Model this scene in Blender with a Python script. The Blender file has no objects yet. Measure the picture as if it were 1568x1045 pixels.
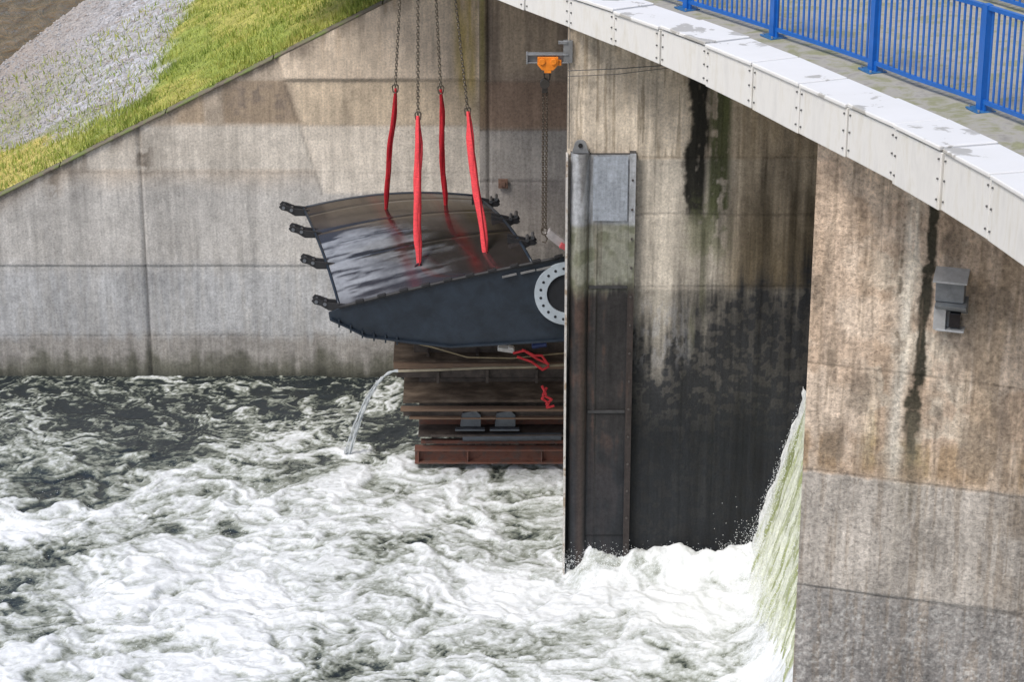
import bpy, math, random
import numpy as np
from mathutils import Vector, Matrix
random.seed(7); rng=np.random.default_rng(11)
scene=bpy.context.scene
R=math.radians

# ---------------------------------------------------------------- noise
def _h(ix,iy,seed):
    n=(ix.astype(np.int64)*374761393+iy.astype(np.int64)*668265263+seed*982451653)&0xffffffff
    n=((n^(n>>13))*1274126177)&0xffffffff
    n=n^(n>>16)
    return (n&0xffff)/65535.0
def vn(x,y,seed=0):
    x=np.asarray(x,float);y=np.asarray(y,float)
    ix=np.floor(x);iy=np.floor(y);fx=x-ix;fy=y-iy
    fx=fx*fx*fx*(fx*(fx*6-15)+10);fy=fy*fy*fy*(fy*(fy*6-15)+10)
    a=_h(ix,iy,seed);b=_h(ix+1,iy,seed);c=_h(ix,iy+1,seed);d=_h(ix+1,iy+1,seed)
    return (a*(1-fx)+b*fx)*(1-fy)+(c*(1-fx)+d*fx)*fy
def fbm(x,y,o=5,seed=0,g=.5):
    s=0;a=1;t=0
    for i in range(o):
        ca,sa=math.cos(i*.9),math.sin(i*.9)
        s=s+a*vn((x*ca-y*sa)*2.0**i+i*17.3,(x*sa+y*ca)*2.0**i-i*9.1,seed+i*7) if ROT else s+a*vn(x*2.0**i+i*17.3,y*2.0**i-i*9.1,seed+i*7)
        t+=a;a*=g
    return s/t
ROT=False
def sm(a,b,x):
    t=np.clip((x-a)/(b-a),0,1);return t*t*(3-2*t)
def box01(x,a,b,e): return sm(a-e,a+e,x)*(1-sm(b-e,b+e,x))
def bl(c,t,m): 
    m=np.clip(m,0,1)[...,None];return c*(1-m)+np.array(t)*m

# ---------------------------------------------------------------- nodes
def newmat(name):
    m=bpy.data.materials.new(name);m.use_nodes=True
    nt=m.node_tree;p=nt.nodes['Principled BSDF'];return m,nt,p
def N(nt,t,**k):
    n=nt.nodes.new(t)
    for a,v in k.items():
        if a in n.inputs: n.inputs[a].default_value=v
        else: setattr(n,a,v)
    return n
def noise(nt,scale,detail=6,rough=.6,dist=0,vec=None):
    n=nt.nodes.new('ShaderNodeTexNoise')
    n.inputs['Scale'].default_value=scale;n.inputs['Detail'].default_value=detail
    n.inputs['Roughness'].default_value=rough;n.inputs['Distortion'].default_value=dist
    if vec is not None: nt.links.new(vec,n.inputs['Vector'])
    return n
def ramp(nt,fac,stops):
    r=nt.nodes.new('ShaderNodeValToRGB');e=r.color_ramp.elements
    while len(e)<len(stops): e.new(.5)
    for i,(p,c) in enumerate(stops):
        e[i].position=p;e[i].color=(*c,1) if not isinstance(c,(int,float)) else (c,c,c,1)
    nt.links.new(fac,r.inputs[0]);return r
def mathn(nt,op,a,b=None,clamp=False):
    m=nt.nodes.new('ShaderNodeMath');m.operation=op;m.use_clamp=clamp
    for i,v in enumerate((a,b)):
        if v is None: continue
        if isinstance(v,(int,float)): m.inputs[i].default_value=v
        else: nt.links.new(v,m.inputs[i])
    return m.outputs[0]
def mixc(nt,fac,a,b,mode='MIX'):
    m=nt.nodes.new('ShaderNodeMix');m.data_type='RGBA';m.blend_type=mode
    for i,v in ((0,fac),(6,a),(7,b)):
        if isinstance(v,(int,float)): m.inputs[i].default_value=v
        elif isinstance(v,tuple): m.inputs[i].default_value=(*v,1)
        else: nt.links.new(v,m.inputs[i])
    return m.outputs[2]
def coords(nt,scale=(1,1,1)):
    tc=nt.nodes.new('ShaderNodeTexCoord');mp=nt.nodes.new('ShaderNodeMapping')
    mp.inputs['Scale'].default_value=scale
    nt.links.new(tc.outputs['Object'],mp.inputs['Vector']);return mp.outputs[0]
def bump(nt,p,h,strength,dist):
    b=nt.nodes.new('ShaderNodeBump');b.inputs['Strength'].default_value=strength;b.inputs['Distance'].default_value=dist
    nt.links.new(h,b.inputs['Height']);nt.links.new(b.outputs[0],p.inputs['Normal'])

def painted_mat(name,rough_dry=.88,rough_wet=.35,grain=.35,bstr=.5,bdist=.02,metal=0.0,fs=22):
    m,nt,p=newmat(name)
    at=N(nt,'ShaderNodeAttribute');at.attribute_name='Col'
    v=coords(nt)
    n1=noise(nt,fs,3,.75,0,v)
    r1=ramp(nt,n1.outputs[0],[(.25,1-grain),(.5,1.0),(.8,1+grain)])
    v3=coords(nt,(16,16,1.2));n3=noise(nt,1.0,2,.6,0,v3)
    r3=ramp(nt,n3.outputs[0],[(.3,.86),(.7,1.10)])
    c=mixc(nt,1.0,at.outputs['Color'],r1.outputs[0],'MULTIPLY')
    c=mixc(nt,1.0,c,r3.outputs[0],'MULTIPLY')
    nt.links.new(c,p.inputs['Base Color'])
    mr=N(nt,'ShaderNodeMapRange');nt.links.new(at.outputs['Alpha'],mr.inputs[0])
    mr.inputs[3].default_value=rough_dry;mr.inputs[4].default_value=rough_wet
    nt.links.new(mr.outputs[0],p.inputs['Roughness'])
    p.inputs['Metallic'].default_value=metal;p.inputs['Specular IOR Level'].default_value=.35
    bump(nt,p,n1.outputs[0],bstr,bdist);return m
def mat(name,col,rough=.6,metal=0,var=.25,scale=6,bstr=.15,col2=None,thr=(.45,.6),stretch=(1,1,1)):
    m,nt,p=newmat(name);v=coords(nt,stretch)
    n=noise(nt,scale,5,.65,.3,v)
    r=ramp(nt,n.outputs[0],[(.3,1-var),(.7,1+var)])
    base=col
    if col2 is not None:
        rr=ramp(nt,n.outputs[0],[(thr[0],0.0),(thr[1],1.0)])
        base=mixc(nt,rr.outputs[0],col,col2)
    c=mixc(nt,1.0,base,r.outputs[0],'MULTIPLY')
    nt.links.new(c,p.inputs['Base Color'])
    p.inputs['Roughness'].default_value=rough;p.inputs['Metallic'].default_value=metal
    if bstr>0: bump(nt,p,n.outputs[0],bstr,.03)
    return m

# ---------------------------------------------------------------- mesh helpers
def link(o,parent=None):
    scene.collection.objects.link(o)
    if parent is not None: o.parent=parent
    return o
def empty(name,loc=(0,0,0)):
    e=bpy.data.objects.new(name,None);e.empty_display_size=.2;link(e);e.location=loc;return e
def grid(name,X,Y,Z,col=None,wet=None,material=None,parent=None,smooth=True,attrs=None,flip=False):
    ny,nx=X.shape
    co=np.stack([X,Y,Z],-1).reshape(-1,3).astype(np.float32)
    i=np.arange(ny*nx).reshape(ny,nx)
    q=np.stack([i[:-1,:-1],i[:-1,1:],i[1:,1:],i[1:,:-1]],-1).reshape(-1,4)
    if flip: q=q[:,::-1]
    me=bpy.data.meshes.new(name);me.vertices.add(len(co));me.vertices.foreach_set('co',co.ravel())
    me.loops.add(q.size);me.loops.foreach_set('vertex_index',q.ravel().astype(np.int32))
    me.polygons.add(len(q));me.polygons.foreach_set('loop_start',np.arange(0,q.size,4,dtype=np.int32))
    me.polygons.foreach_set('loop_total',np.full(len(q),4,dtype=np.int32))
    me.update(calc_edges=True)
    if smooth: me.polygons.foreach_set('use_smooth',np.ones(len(q),bool))
    if col is not None:
        if wet is None: wet=np.zeros(X.shape)
        a=me.color_attributes.new('Col','FLOAT_COLOR','POINT')
        rgba=np.concatenate([np.clip(col,0,1),np.clip(wet,0,1)[...,None]],-1)
        a.data.foreach_set('color',rgba.reshape(-1).astype(np.float32))
    for k,vv in (attrs or {}).items():
        a=me.attributes.new(k,'FLOAT','POINT');a.data.foreach_set('value',vv.reshape(-1).astype(np.float32))
    if material: me.materials.append(material)
    return link(bpy.data.objects.new(name,me),parent)
class B:
    def __init__(s): s.v=[];s.f=[]
    def add(s,vs,fs):
        o=len(s.v);s.v+= [tuple(a) for a in vs];s.f+=[tuple(o+i for i in f) for f in fs];return s
    def box(s,c,d,rot=None):
        x,y,z=[a/2 for a in d];M=rot if rot is not None else Matrix.Identity(3);c=Vector(c)
        vs=[c+M@Vector((i*x,j*y,k*z)) for i in(-1,1) for j in(-1,1) for k in(-1,1)]
        return s.add(vs,[(0,1,3,2),(4,6,7,5),(0,4,5,1),(2,3,7,6),(0,2,6,4),(1,5,7,3)])
    def bar(s,p,q,w,h,up=(0,0,1)):
        p=Vector(p);q=Vector(q);d=(q-p);L=d.length;d.normalize();u=Vector(up)
        sd=d.cross(u);sd.normalize();u=sd.cross(d)
        M=Matrix((d,sd,u)).transposed();return s.box((p+q)/2,(L,w,h),M)
    def tube(s,pts,rad,n=10,flat=1.0,cap=True):
        pts=[Vector(p) for p in pts];rings=[]
        for i,p in enumerate(pts):
            d=(pts[min(i+1,len(pts)-1)]-pts[max(i-1,0)]).normalized()
            a=d.cross(Vector((0,1,0)));
            if a.length<.05:a=d.cross(Vector((1,0,0)))
            a.normalize();b=d.cross(a);r=rad[i] if hasattr(rad,'__len__') else rad
            rings.append([p+a*(r*math.cos(2*math.pi*k/n))+b*(r*flat*math.sin(2*math.pi*k/n)) for k in range(n)])
        vs=[v for r in rings for v in r];fs=[]
        for i in range(len(pts)-1):
            for k in range(n):
                k2=(k+1)%n;fs.append((i*n+k,i*n+k2,(i+1)*n+k2,(i+1)*n+k))
        if cap: fs+= [tuple(range(n))[::-1],tuple((len(pts)-1)*n+k for k in range(n))]
        return s.add(vs,fs)
    def prism(s,poly,vec):
        n=len(poly);poly=[Vector(p) for p in poly];vec=Vector(vec)
        return s.add(poly+[p+vec for p in poly],[tuple(range(n))[::-1],tuple(range(n,2*n))]+[(i,(i+1)%n,n+(i+1)%n,n+i) for i in range(n)])
    def link(s,c,d,side,L,w,r):
        c=Vector(c);d=Vector(d).normalized();sd=Vector(side);sd=(sd-d*sd.dot(d)).normalized();pts=[]
        k=10
        for i in range(k):
            a=2*math.pi*i/k;y=math.cos(a)*w/2;x=math.sin(a)*w/2+(L/2-w/2)*(1 if math.sin(a)>=0 else -1)
            pts.append(c+d*x+sd*y)
        nrm=d.cross(sd);vs=[];m=5
        for i in range(k):
            o=(pts[i]-c).normalized()
            for j in range(m):
                b=2*math.pi*j/m;vs.append(pts[i]+o*(r*math.cos(b))+nrm*(r*math.sin(b)))
        return s.add(vs,[(i*m+j,((i+1)%k)*m+j,((i+1)%k)*m+(j+1)%m,i*m+(j+1)%m) for i in range(k) for j in range(m)])
    def chain(s,p,q,L=.085,w=.05,r=.010):
        p=Vector(p);q=Vector(q);d=(q-p);n=max(2,int(d.length/(L*.72)))
        for i in range(n):
            s.link(p+d*((i+.5)/n),d,(1,.35,0) if i%2 else (-.35,1,0),L,w,r)
        return s
    def obj(s,name,material,parent=None,bevel=0,smooth=False):
        me=bpy.data.meshes.new(name);me.from_pydata(s.v,[],s.f);me.update()
        import bmesh
        bm=bmesh.new();bm.from_mesh(me);bmesh.ops.recalc_face_normals(bm,faces=bm.faces);bm.to_mesh(me);bm.free()
        if smooth:
            for p in me.polygons:p.use_smooth=True
        me.materials.append(material);o=link(bpy.data.objects.new(name,me),parent)
        if bevel>0:
            md=o.modifiers.new('b','BEVEL');md.width=bevel;md.segments=2;md.limit_method='ANGLE'
        return o

# ---------------------------------------------------------------- camera / light
cam=bpy.data.cameras.new('camera');cam.lens=90;cam.sensor_width=36;cam.clip_end=5000
co=bpy.data.objects.new('camera',cam);link(co);co.location=(0,0,22);co.rotation_euler=(R(68),0,0);scene.camera=co
EL,RT=R(55),R(-135)
w=bpy.data.worlds.new('World');scene.world=w;w.use_nodes=True;nt=w.node_tree
sky=nt.nodes.new('ShaderNodeTexSky');sky.sky_type='NISHITA';sky.sun_disc=False;sky.sun_elevation=EL;sky.sun_rotation=RT
sky.dust_density=3;sky.air_density=1.0;sky.ozone_density=1
bg=nt.nodes['Background'];nt.links.new(sky.outputs[0],bg.inputs[0]);bg.inputs[1].default_value=.15
sl=bpy.data.lights.new('sun','SUN');sl.energy=2.4;sl.angle=R(18);sl.color=(1,.96,.90)
so=bpy.data.objects.new('sun',sl);link(so)
sd=Vector((math.sin(RT)*math.cos(EL),math.cos(RT)*math.cos(EL),math.sin(EL)))
so.rotation_euler=sd.to_track_quat('Z','Y').to_euler();so.location=(-20,-10,40)
scene.view_settings.view_transform='Standard';scene.view_settings.look='None';scene.view_settings.exposure=0

# ---------------------------------------------------------------- concrete walls
conc=painted_mat('weathered_concrete')
conc_r=painted_mat('rough_concrete',grain=.5,bstr=.8,bdist=.03,fs=16)
def boards(x,wd,seed,amp=.05):
    return 1+amp*(_h(np.floor(x/wd),np.zeros_like(x),seed)-.5)*2
def line(z,z0,wd,x,seed):
    return np.exp(-((z-z0-.03*(fbm(x*1.5,x*0,3,seed)-.5))/wd)**2)*(.2+1.0*fbm(x*2.3,x*0+z0,3,seed+3))

# back (wing) wall: top follows the bank
nx=440;nz=260
xs=np.linspace(-20,-.66,nx*1);ztop=lambda x:np.clip(9.86+.51*x,-.3,10.6)
U,V=np.meshgrid(xs,np.linspace(0,1,nz));Zw=-1+(ztop(U)+1)*V;Xw=U
big=fbm(Xw*.35,Zw*.35,4,3);med=fbm(Xw*1.3,Zw*1.3,5,9);st=fbm(Xw*5,Zw*.35,5,21);st2=fbm(Xw*1.6,Zw*.25,4,31);gr2=fbm(Xw*7,Zw*7,3,33);st4=fbm(Xw*9,Zw*.8,4,35)
c=np.ones(Xw.shape+(3,))*np.array((.56,.47,.375))
c=bl(c,(.50,.48,.455),1-sm(4.2,5.2,Zw+.3*(med-.5)))
c=bl(c,(.45,.455,.465),(1-sm(2.3,2.9,Zw+.15*(st-.5)))*.85)
right=sm(-4.6,-4.4,Xw-(5.85-Zw)*.30)
c=bl(c,(.74,.62,.49),right*sm(6.8,6.9,Zw))
c=bl(c,(.70,.64,.56),right*box01(Zw,4.3,5.82,.04)*.8)
c=bl(c,(.62,.51,.38),right*box01(Zw,5.85,6.83,.03)*.9)
c=bl(c,(.64,.60,.54),(1-right)*box01(Zw,4.85,5.83,.06)*.75)
c=bl(c,(.37,.285,.20),(1-right)*sm(5.86,5.92,Zw)*(1-sm(6.8,6.86,Zw))*sm(.35,.6,st2+.25*sm(-6.6,-5.8,Xw))*.85)
c=bl(c,(.17,.14,.12),box01(Xw,-6.0,-4.75,.35)*box01(Zw,5.95,6.75,.2)*sm(.38,.6,med*.6+gr2*.4)*.85)
c=bl(c,(.18,.15,.12),np.exp(-((Xw+7.9)/.22)**2)*box01(Zw,4.75,5.5,.2)*sm(.3,.6,gr2)*.9)
c=bl(c,(.18,.15,.12),np.exp(-((Xw+9.85)/.18)**2)*box01(Zw,4.2,5.0,.2)*sm(.3,.6,gr2)*.8)
c=bl(c,(.22,.18,.14),sm(.55,.0,(ztop(Xw)-Zw)+.5*(med-.5)+.4*(st-.5))*.75*sm(.3,.6,st))
c=bl(c,(.34,.32,.29),sm(.52,.62,st4)*sm(4.6,2.5,Zw)*.30)
c=bl(c,(.30,.275,.245),(1-sm(.85,1.15,Zw+.45*(st-.5)))*.75)
c=bl(c,(.12,.12,.09),(1-sm(.25,.75,Zw+.8*(st-.5)+.3*(gr2-.5)))*.85)
c=bl(c,(.045,.047,.038),(1-sm(-.05,.30,Zw+.3*(st-.5)))*.9)
c=bl(c,(.46,.35,.10),box01(Xw,-1.2,-.75,.12)*sm(5.9,7.0,Zw)*sm(.4,.6,st)*.8)
c=bl(c,(.38,.28,.18),sm(.60,.70,st4)*right*sm(6.0,8.5,Zw)*.4)
ln=sum(line(Zw,a,.016,Xw,i) for i,a in enumerate((4.76,2.63,.99)))+right*(line(Zw,6.86,.018,Xw,8)+line(Zw,5.84,.014,Xw,9))
c*=(1-.20*np.clip(ln,0,1))[...,None]
c*=(1+.34*(st-.5)*(1.2-.1*Zw)+.45*(med-.5)+.3*(big-.5)+.30*(st2-.5)+.35*(gr2-.5)+.25*(st4-.5))[...,None]*boards(Xw,.13,5,.045)[...,None]
jt=np.exp(-((Xw+7.98-.012*(vn(Zw*4,Zw*0,4)-.5))/.03)**2)*(.5+.5*gr2)
jt2=np.exp(-((Xw+4.55-(5.85-Zw)*.30)/.03)**2)*sm(4.0,4.4,Zw)*(1-sm(6.8,6.9,Zw))
c*=(1-.70*jt-.35*jt2)[...,None]
Yw=52.3+.05*jt+.010*np.clip(ln,0,1)+.012*(med-.5)-.05*right*sm(6.83,6.86,Zw)-.02*sm(2.62,2.66,Zw)
wall=empty('concrete_wing_wall')
grid('wall_face',Xw,Yw,Zw,c,(1-sm(.1,.5,Zw))*.7,conc,wall)
b=B()
for i in range(8):
    x0=-19+i*2.33;x1=x0+2.31
    b.prism([(x0,52.22,ztop(x0)-.0),(x1,52.22,float(ztop(x1))),(x1,52.22,float(ztop(x1))+.05),(x0,52.22,float(ztop(x0))+.05)],(0,.30,0))
b.obj('coping',mat('mossy_coping',(.20,.17,.13),.9,0,.5,3,.5,(.12,.15,.05)),wall,.015)
# abutment wall
xs=np.linspace(-.68,4.5,150);zs=np.linspace(-1,11.2,300);X,Z=np.meshgrid(xs,zs)
st=fbm(X*6,Z*.4,5,41);med=fbm(X*1.6,Z*1.6,5,49)
c=np.ones(X.shape+(3,))*np.array((.33,.265,.21))
c=bl(c,(.44,.355,.27),sm(6.9,7.4,Z)*sm(.35,.65,st))
c=bl(c,(.30,.21,.155),box01(Z,5.95,6.95,.05)*.8)
c=bl(c,(.34,.315,.295),(1-sm(5.85,5.92,Z)))
c=bl(c,(.45,.42,.385),box01(Z,4.8,5.86,.04)*.6)
c=bl(c,(.21,.20,.19),(1-sm(2.5,4.2,Z+.5*(med-.5)))*.8)
c=bl(c,(.07,.065,.06),(1-sm(.3,1.6,Z+.5*(st-.5))))
c=bl(c,(.40,.35,.13),np.exp(-((X+.62)/.06)**2)*sm(5.5,8,Z)*.8)
ln=sum(line(Z,a,.02,X,i+60) for i,a in enumerate((6.97,5.9,4.75,3.3)))
c*=(1-.3*np.clip(ln,0,1))[...,None];c*=(1+.6*(st-.5)+.6*(med-.5))[...,None]
gr=np.exp(-((X+.50)/.03)**2)
c*=(1-.6*gr)[...,None]
ab=empty('concrete_abutment')
grid('abutment_face',X,51.75+.05*gr+.02*ln,Z,c,(1-sm(.3,2,Z)),conc,ab)
pm=mat('pier_concrete',(.27,.24,.2),.9,0,.3,1.2,.4,(.15,.14,.12))
B().prism([(-.68,51.75,-1),(-.68,52.6,-1),(-.68,52.6,11.2),(-.68,51.75,11.2)],(-.004,0,0)).box((1.95,53.3,5.1),(5.2,3.0,12.2)).obj('abutment_body',pm,ab)

# middle pier
xs=np.linspace(.97,7.2,330);zs=np.linspace(-1,10.6,520);X,Z=np.meshgrid(xs,zs)
st=fbm(X*7,Z*.45,5,71);med=fbm(X*1.5,Z*1.5,6,79);st2=fbm(X*2.2,Z*.22,4,83);fine=fbm(X*9,Z*9,4,85);st3=fbm(X*14,Z*.9,4,87)
c=np.ones(X.shape+(3,))*np.array((.58,.49,.385))
c=bl(c,(.72,.63,.51),sm(8.1,8.16,Z)*(1-sm(2.9,3.4,X))*.8)
c=bl(c,(.40,.32,.23),sm(8.6,10.4,Z+1.5*(st2-.5))*sm(.4,.65,st)*.7)
c=bl(c,(.24,.19,.13),sm(.54,.66,st3)*sm(7.5,8.2,Z)*.6)
c=bl(c,(.52,.48,.415),(1-sm(8.05,8.12,Z))*.8)
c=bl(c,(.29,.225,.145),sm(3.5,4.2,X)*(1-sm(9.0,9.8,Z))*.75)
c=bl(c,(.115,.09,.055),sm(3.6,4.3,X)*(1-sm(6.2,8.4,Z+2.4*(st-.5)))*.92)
c=bl(c,(.26,.24,.205),(1-sm(5.55,5.72,Z+.02*(st-.5)))*.75)
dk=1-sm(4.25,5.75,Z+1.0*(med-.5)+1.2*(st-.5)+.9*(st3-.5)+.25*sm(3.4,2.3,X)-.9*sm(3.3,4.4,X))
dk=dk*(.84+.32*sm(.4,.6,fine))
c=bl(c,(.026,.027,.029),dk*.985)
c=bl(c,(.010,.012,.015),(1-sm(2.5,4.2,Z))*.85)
c=bl(c,(.30,.30,.31),sm(.54,.64,fbm(X*14,Z*5,4,93))*box01(X,2.2,3.2,.2)*box01(Z,4.2,5.4,.3)*.40)
s1=box01(X,3.08+.05*np.sin(Z*3)+.12*(fine-.5),3.47-.05*sm(8.6,7,Z)+.12*(med-.5),.05)*box01(Z,6.95,9.75,.25)*sm(.34,.48,st*.6+fine*.2+.2*med+.10*sm(.3,.6,st2))
c=bl(c,(.012,.012,.009),s1*.98)
s2=box01(X,3.46,3.84,.07)*box01(Z,6.9,9.6,.35)*sm(.36,.52,st*.6+fine*.4)
c=bl(c,(.050,.062,.018),s2*.92)
s3=box01(X,3.1,3.9,.2)*box01(Z,6.2,7.3,.35)*sm(.35,.55,fine*.5+med*.5)
c=bl(c,(.09,.10,.045),s3*.7)
c=bl(c,(.06,.065,.03),box01(X,3.15,3.5,.1)*box01(Z,4.5,7.0,.4)*sm(.4,.6,st)*.7)
ln=sum(line(Z,a,.02,X,i+90) for i,a in enumerate((8.12,7.05,5.68)))
c*=(1-.32*np.clip(ln,0,1))[...,None]
c*=(1+.8*(st-.5)+.5*(med-.5)+.3*(st2-.5)+.45*(fine-.5)+.4*(st3-.5))[...,None]*boards(X,.115,17,.10)[...,None]
mp=empty('concrete_pier')
grid('pier_face',X,43+.02*np.clip(ln,0,1)+.012*(med-.5)+.006*(boards(X,.115,17,1)-1),Z,c,dk*.3,conc,mp)
B().prism([(.97,43.03,-1),(7.2,43.03,-1),(7.2,52,-1),(1.95,52,-1),(1.95,43.5,-1),(.97,43.5,-1)],(0,0,11.6)).obj('pier_body',pm,mp)

# right pier
p0=np.array((4.5,36.0));dirp=np.array((.962,-.273));Lp=6.2
ss=np.linspace(0,Lp,330);zs=np.linspace(-1,11.0,600);S,Z=np.meshgrid(ss,zs);X=p0[0]+S*dirp[0]
st=fbm(S*7,Z*.5,5,101);med=fbm(S*1.4,Z*1.4,6,109);st2=fbm(S*2.5,Z*.3,4,113);fine=fbm(S*10,Z*10,4,119);big=fbm(S*.5,Z*.5,3,120);st3=fbm(S*16,Z*1.0,3,122)
c=np.ones(X.shape+(3,))*np.array((.60,.475,.37))
c=bl(c,(.47,.35,.25),sm(.45,.65,st2)*.5)
c=bl(c,(.68,.58,.48),sm(.52,.66,med)*.6)
c=bl(c,(.31,.22,.135),box01(Z,5.35,6.0,.12)*sm(.3,.6,st)*.85)
c=bl(c,(.44,.405,.365),(1-sm(5.25,5.33,Z+.08*(st-.5))))
c=bl(c,(.29,.275,.26),(1-sm(3.2,3.4,Z)))
c=bl(c,(.19,.18,.175),(1-sm(1.0,3.3,Z+.8*(med-.5)))*.7)
c=bl(c,(.17,.13,.09),sm(7.0,8.2,X)*box01(Z,3.3,5.3,.4)*sm(.35,.6,med)*.85)
cx=6.17-.03*(9.6-Z)+.05*(vn(Z*2,Z*0,7)-.5)
cx=np.where(Z<6.9,6.09+.02*(vn(Z*2,Z*0,7)-.5),cx)+.10*(fbm(Z*3,Z*0+S*2,3,8)-.5)
c=bl(c,(.72,.68,.60),np.exp(-((X-cx+.25)/.12)**2)*box01(Z,5.3,10,.4)*sm(.32,.52,st)*.85)
c=bl(c,(.70,.64,.54),sm(.56,.66,fbm(S*2.2,Z*1.6,4,160))*box01(X,5.4,6.9,.3)*sm(5.4,6,Z)*.6)
c=bl(c,(.52,.43,.22),box01(X,5.5,6.3,.25)*box01(Z,5.5,6.4,.35)*sm(.4,.6,med)*.7)
dkm=np.exp(-((X-cx)/(.07+.08*vn(Z*4,Z*0,9)))**2)*sm(4.6,6.6,Z)
c=bl(c,(.028,.028,.018),sm(.30,.75,dkm*(.35+1.2*(fine))*(.7+.6*st))*.96)
c=bl(c,(.17,.15,.11),np.exp(-((X-6.1)/.18)**2)*box01(Z,3.6,6.5,.4)*.6*sm(.35,.6,st))
c=bl(c,(.15,.13,.10),np.exp(-((X-5.78)/.04)**2)*box01(Z,7.4,9.6,.3)*sm(.4,.55,fine)*.9)
c=bl(c,(.34,.26,.18),box01(X,6.75,7.6,.15)*sm(5.4,6.1,Z)*sm(.35,.6,st)*.7)
c=bl(c,(.22,.18,.14),sm(.58,.68,fbm(S*2.4,Z*1.2,4,140))*sm(5.2,5.6,Z)*.6)
c=bl(c,(.24,.19,.14),sm(.58,.7,st3)*.4)
Zs=Z+.02*S
ln=sum(line(Zs,a,.02,S,i+130) for i,a in enumerate((7.1,5.32,3.3)))
c*=(1-.33*np.clip(ln,0,1))[...,None]
spk=sm(.58,.7,fbm(S*22,Z*22,2,150))
c=bl(c,(.46,.45,.43),spk*(1-sm(3.1,3.4,Z))*.6)
c*=(1+.5*(st-.5)+.6*(med-.5)+.5*(fine-.5)+.3*(big-.5))[...,None]*boards(S,.11,23,.06)[...,None]
Yp=p0[1]+S*dirp[1]+.02*np.clip(ln,0,1)+.03*(fine-.5)*(1-sm(3.1,3.5,Z))+.012*(med-.5)+.02*(1-sm(3.28,3.32,Z))
rp=empty('concrete_pier')
grid('pier_face',X,Yp,Z,c,(1-sm(.5,2.0,Z))*.5,conc_r,rp)
e=p0+dirp*Lp
B().prism([(4.515,36.03,-1),(e[0],e[1]+.04,-1),(e[0]+1,44,-1),(6.35,43.9,-1)],(0,0,12.0)).obj('pier_body',pm,rp)

# ---------------------------------------------------------------- terrain / bank
xs=np.linspace(-60,1.5,520);ys=np.concatenate([np.linspace(52.35,75,300),np.linspace(75.4,140,60)])
X,Y=np.meshgrid(xs,ys)
n1=fbm(X*.5,Y*.5,4,201);n2=fbm(X*4,Y*4,5,203);n3=fbm(X*12,Y*12,3,205)
def bankz(X,Y):
    z=9.86+.51*X;z=np.minimum(z,10.4)
    s=(X+14.1)*.884-(Y-68)*.467+.5*(fbm(X*.5,Y*.5,3,207)-.5)
    z=z-np.where(s<0,-s*.9,0);return np.maximum(z,-1.8)
def grassmask(X,Y):
    e=1.4*(fbm(X*.9,Y*.9,4,211)-.5)
    a=sm(-.35,.35,X+8.15+e*.7+.0*Y)
    b_=sm(-.8,.8,54.3+.55*(-7.8-X)-Y+e*1.6)
    return np.clip(np.maximum(a,b_*.9),0,1)
gm=grassmask(X,Y)
gz=bankz(X,Y)+.05*(n2-.5)+.10*(n3-.5)*(1-gm)+.05*gm*sm(52.4,52.8,Y)
gray=np.ones(X.shape+(3,))*np.array((.38,.36,.35))
gray=bl(gray,(.50,.51,.55),sm(-12.5,-9.5,X)*.8*sm(.3,.6,n2))
gray=bl(gray,(.33,.28,.24),(1-sm(-14,-10.5,X))*.8)
gray=bl(gray,(.22,.23,.08),sm(.50,.66,n1+.3*(n2-.5))*.7*sm(65,56,Y))
gr_=np.ones(X.shape+(3,))*np.array((.28,.33,.07))
gr_=bl(gr_,(.42,.38,.10),sm(.45,.62,n1)*.8);gr_=bl(gr_,(.54,.42,.10),sm(-8.5,-11,X)*.8)
gr_*=(1+.6*(n2-.5))[...,None]
c=gray*(1-gm[...,None])+gr_*gm[...,None];c*=(.75+.5*n3)[...,None]
grid('grass_bank',X,Y,gz,c,None,painted_mat('bank_soil',grain=.5,bstr=.9,bdist=.05,fs=9))
n=80000;gx=rng.uniform(-15,0,n);gy=52.45+rng.uniform(0,1,n)**1.3*13
k=rng.uniform(0,1,n)<grassmask(gx,gy)*(.40+.60*(fbm(gx*2,gy*2,3,220)>.45))*(1-.5*sm(-9,-11,gx))+.10;k&=(gy<68);gx=gx[k];gy=gy[k];n=len(gx)
gzz=bankz(gx,gy);hh=rng.uniform(.05,.22,n)*(.2+1.5*fbm(gx*1.5,gy*1.5,3,222));an=rng.uniform(0,6.28,n);ww=.016
le=rng.normal(0,.06,(n,2))
v=np.empty((n,3,3));v[:,0]=np.stack([gx-np.cos(an)*ww,gy-np.sin(an)*ww,gzz],-1);v[:,1]=np.stack([gx+np.cos(an)*ww,gy+np.sin(an)*ww,gzz],-1)
v[:,2]=np.stack([gx+le[:,0],gy+le[:,1],gzz+hh],-1)
me=bpy.data.meshes.new('grass');me.vertices.add(n*3);me.vertices.foreach_set('co',v.ravel().astype(np.float32))
me.loops.add(n*3);me.loops.foreach_set('vertex_index',np.arange(n*3,dtype=np.int32));me.polygons.add(n)
me.polygons.foreach_set('loop_start',np.arange(0,n*3,3,dtype=np.int32));me.polygons.foreach_set('loop_total',np.full(n,3,dtype=np.int32));me.update(calc_edges=True)
m,nt,p=newmat('grass_blades');vv=coords(nt);nn=noise(nt,.9,4,.7,0,vv);n_=noise(nt,14,1,.6,0,vv)
f=mathn(nt,'ADD',mathn(nt,'MULTIPLY',nn.outputs[0],.6),mathn(nt,'MULTIPLY',n_.outputs[0],.4))
r=ramp(nt,f,[(.34,(.13,.19,.03)),(.46,(.26,.34,.06)),(.56,(.40,.43,.09)),(.7,(.52,.44,.16))]);nt.links.new(r.outputs[0],p.inputs['Base Color']);p.inputs['Roughness'].default_value=.7
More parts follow.
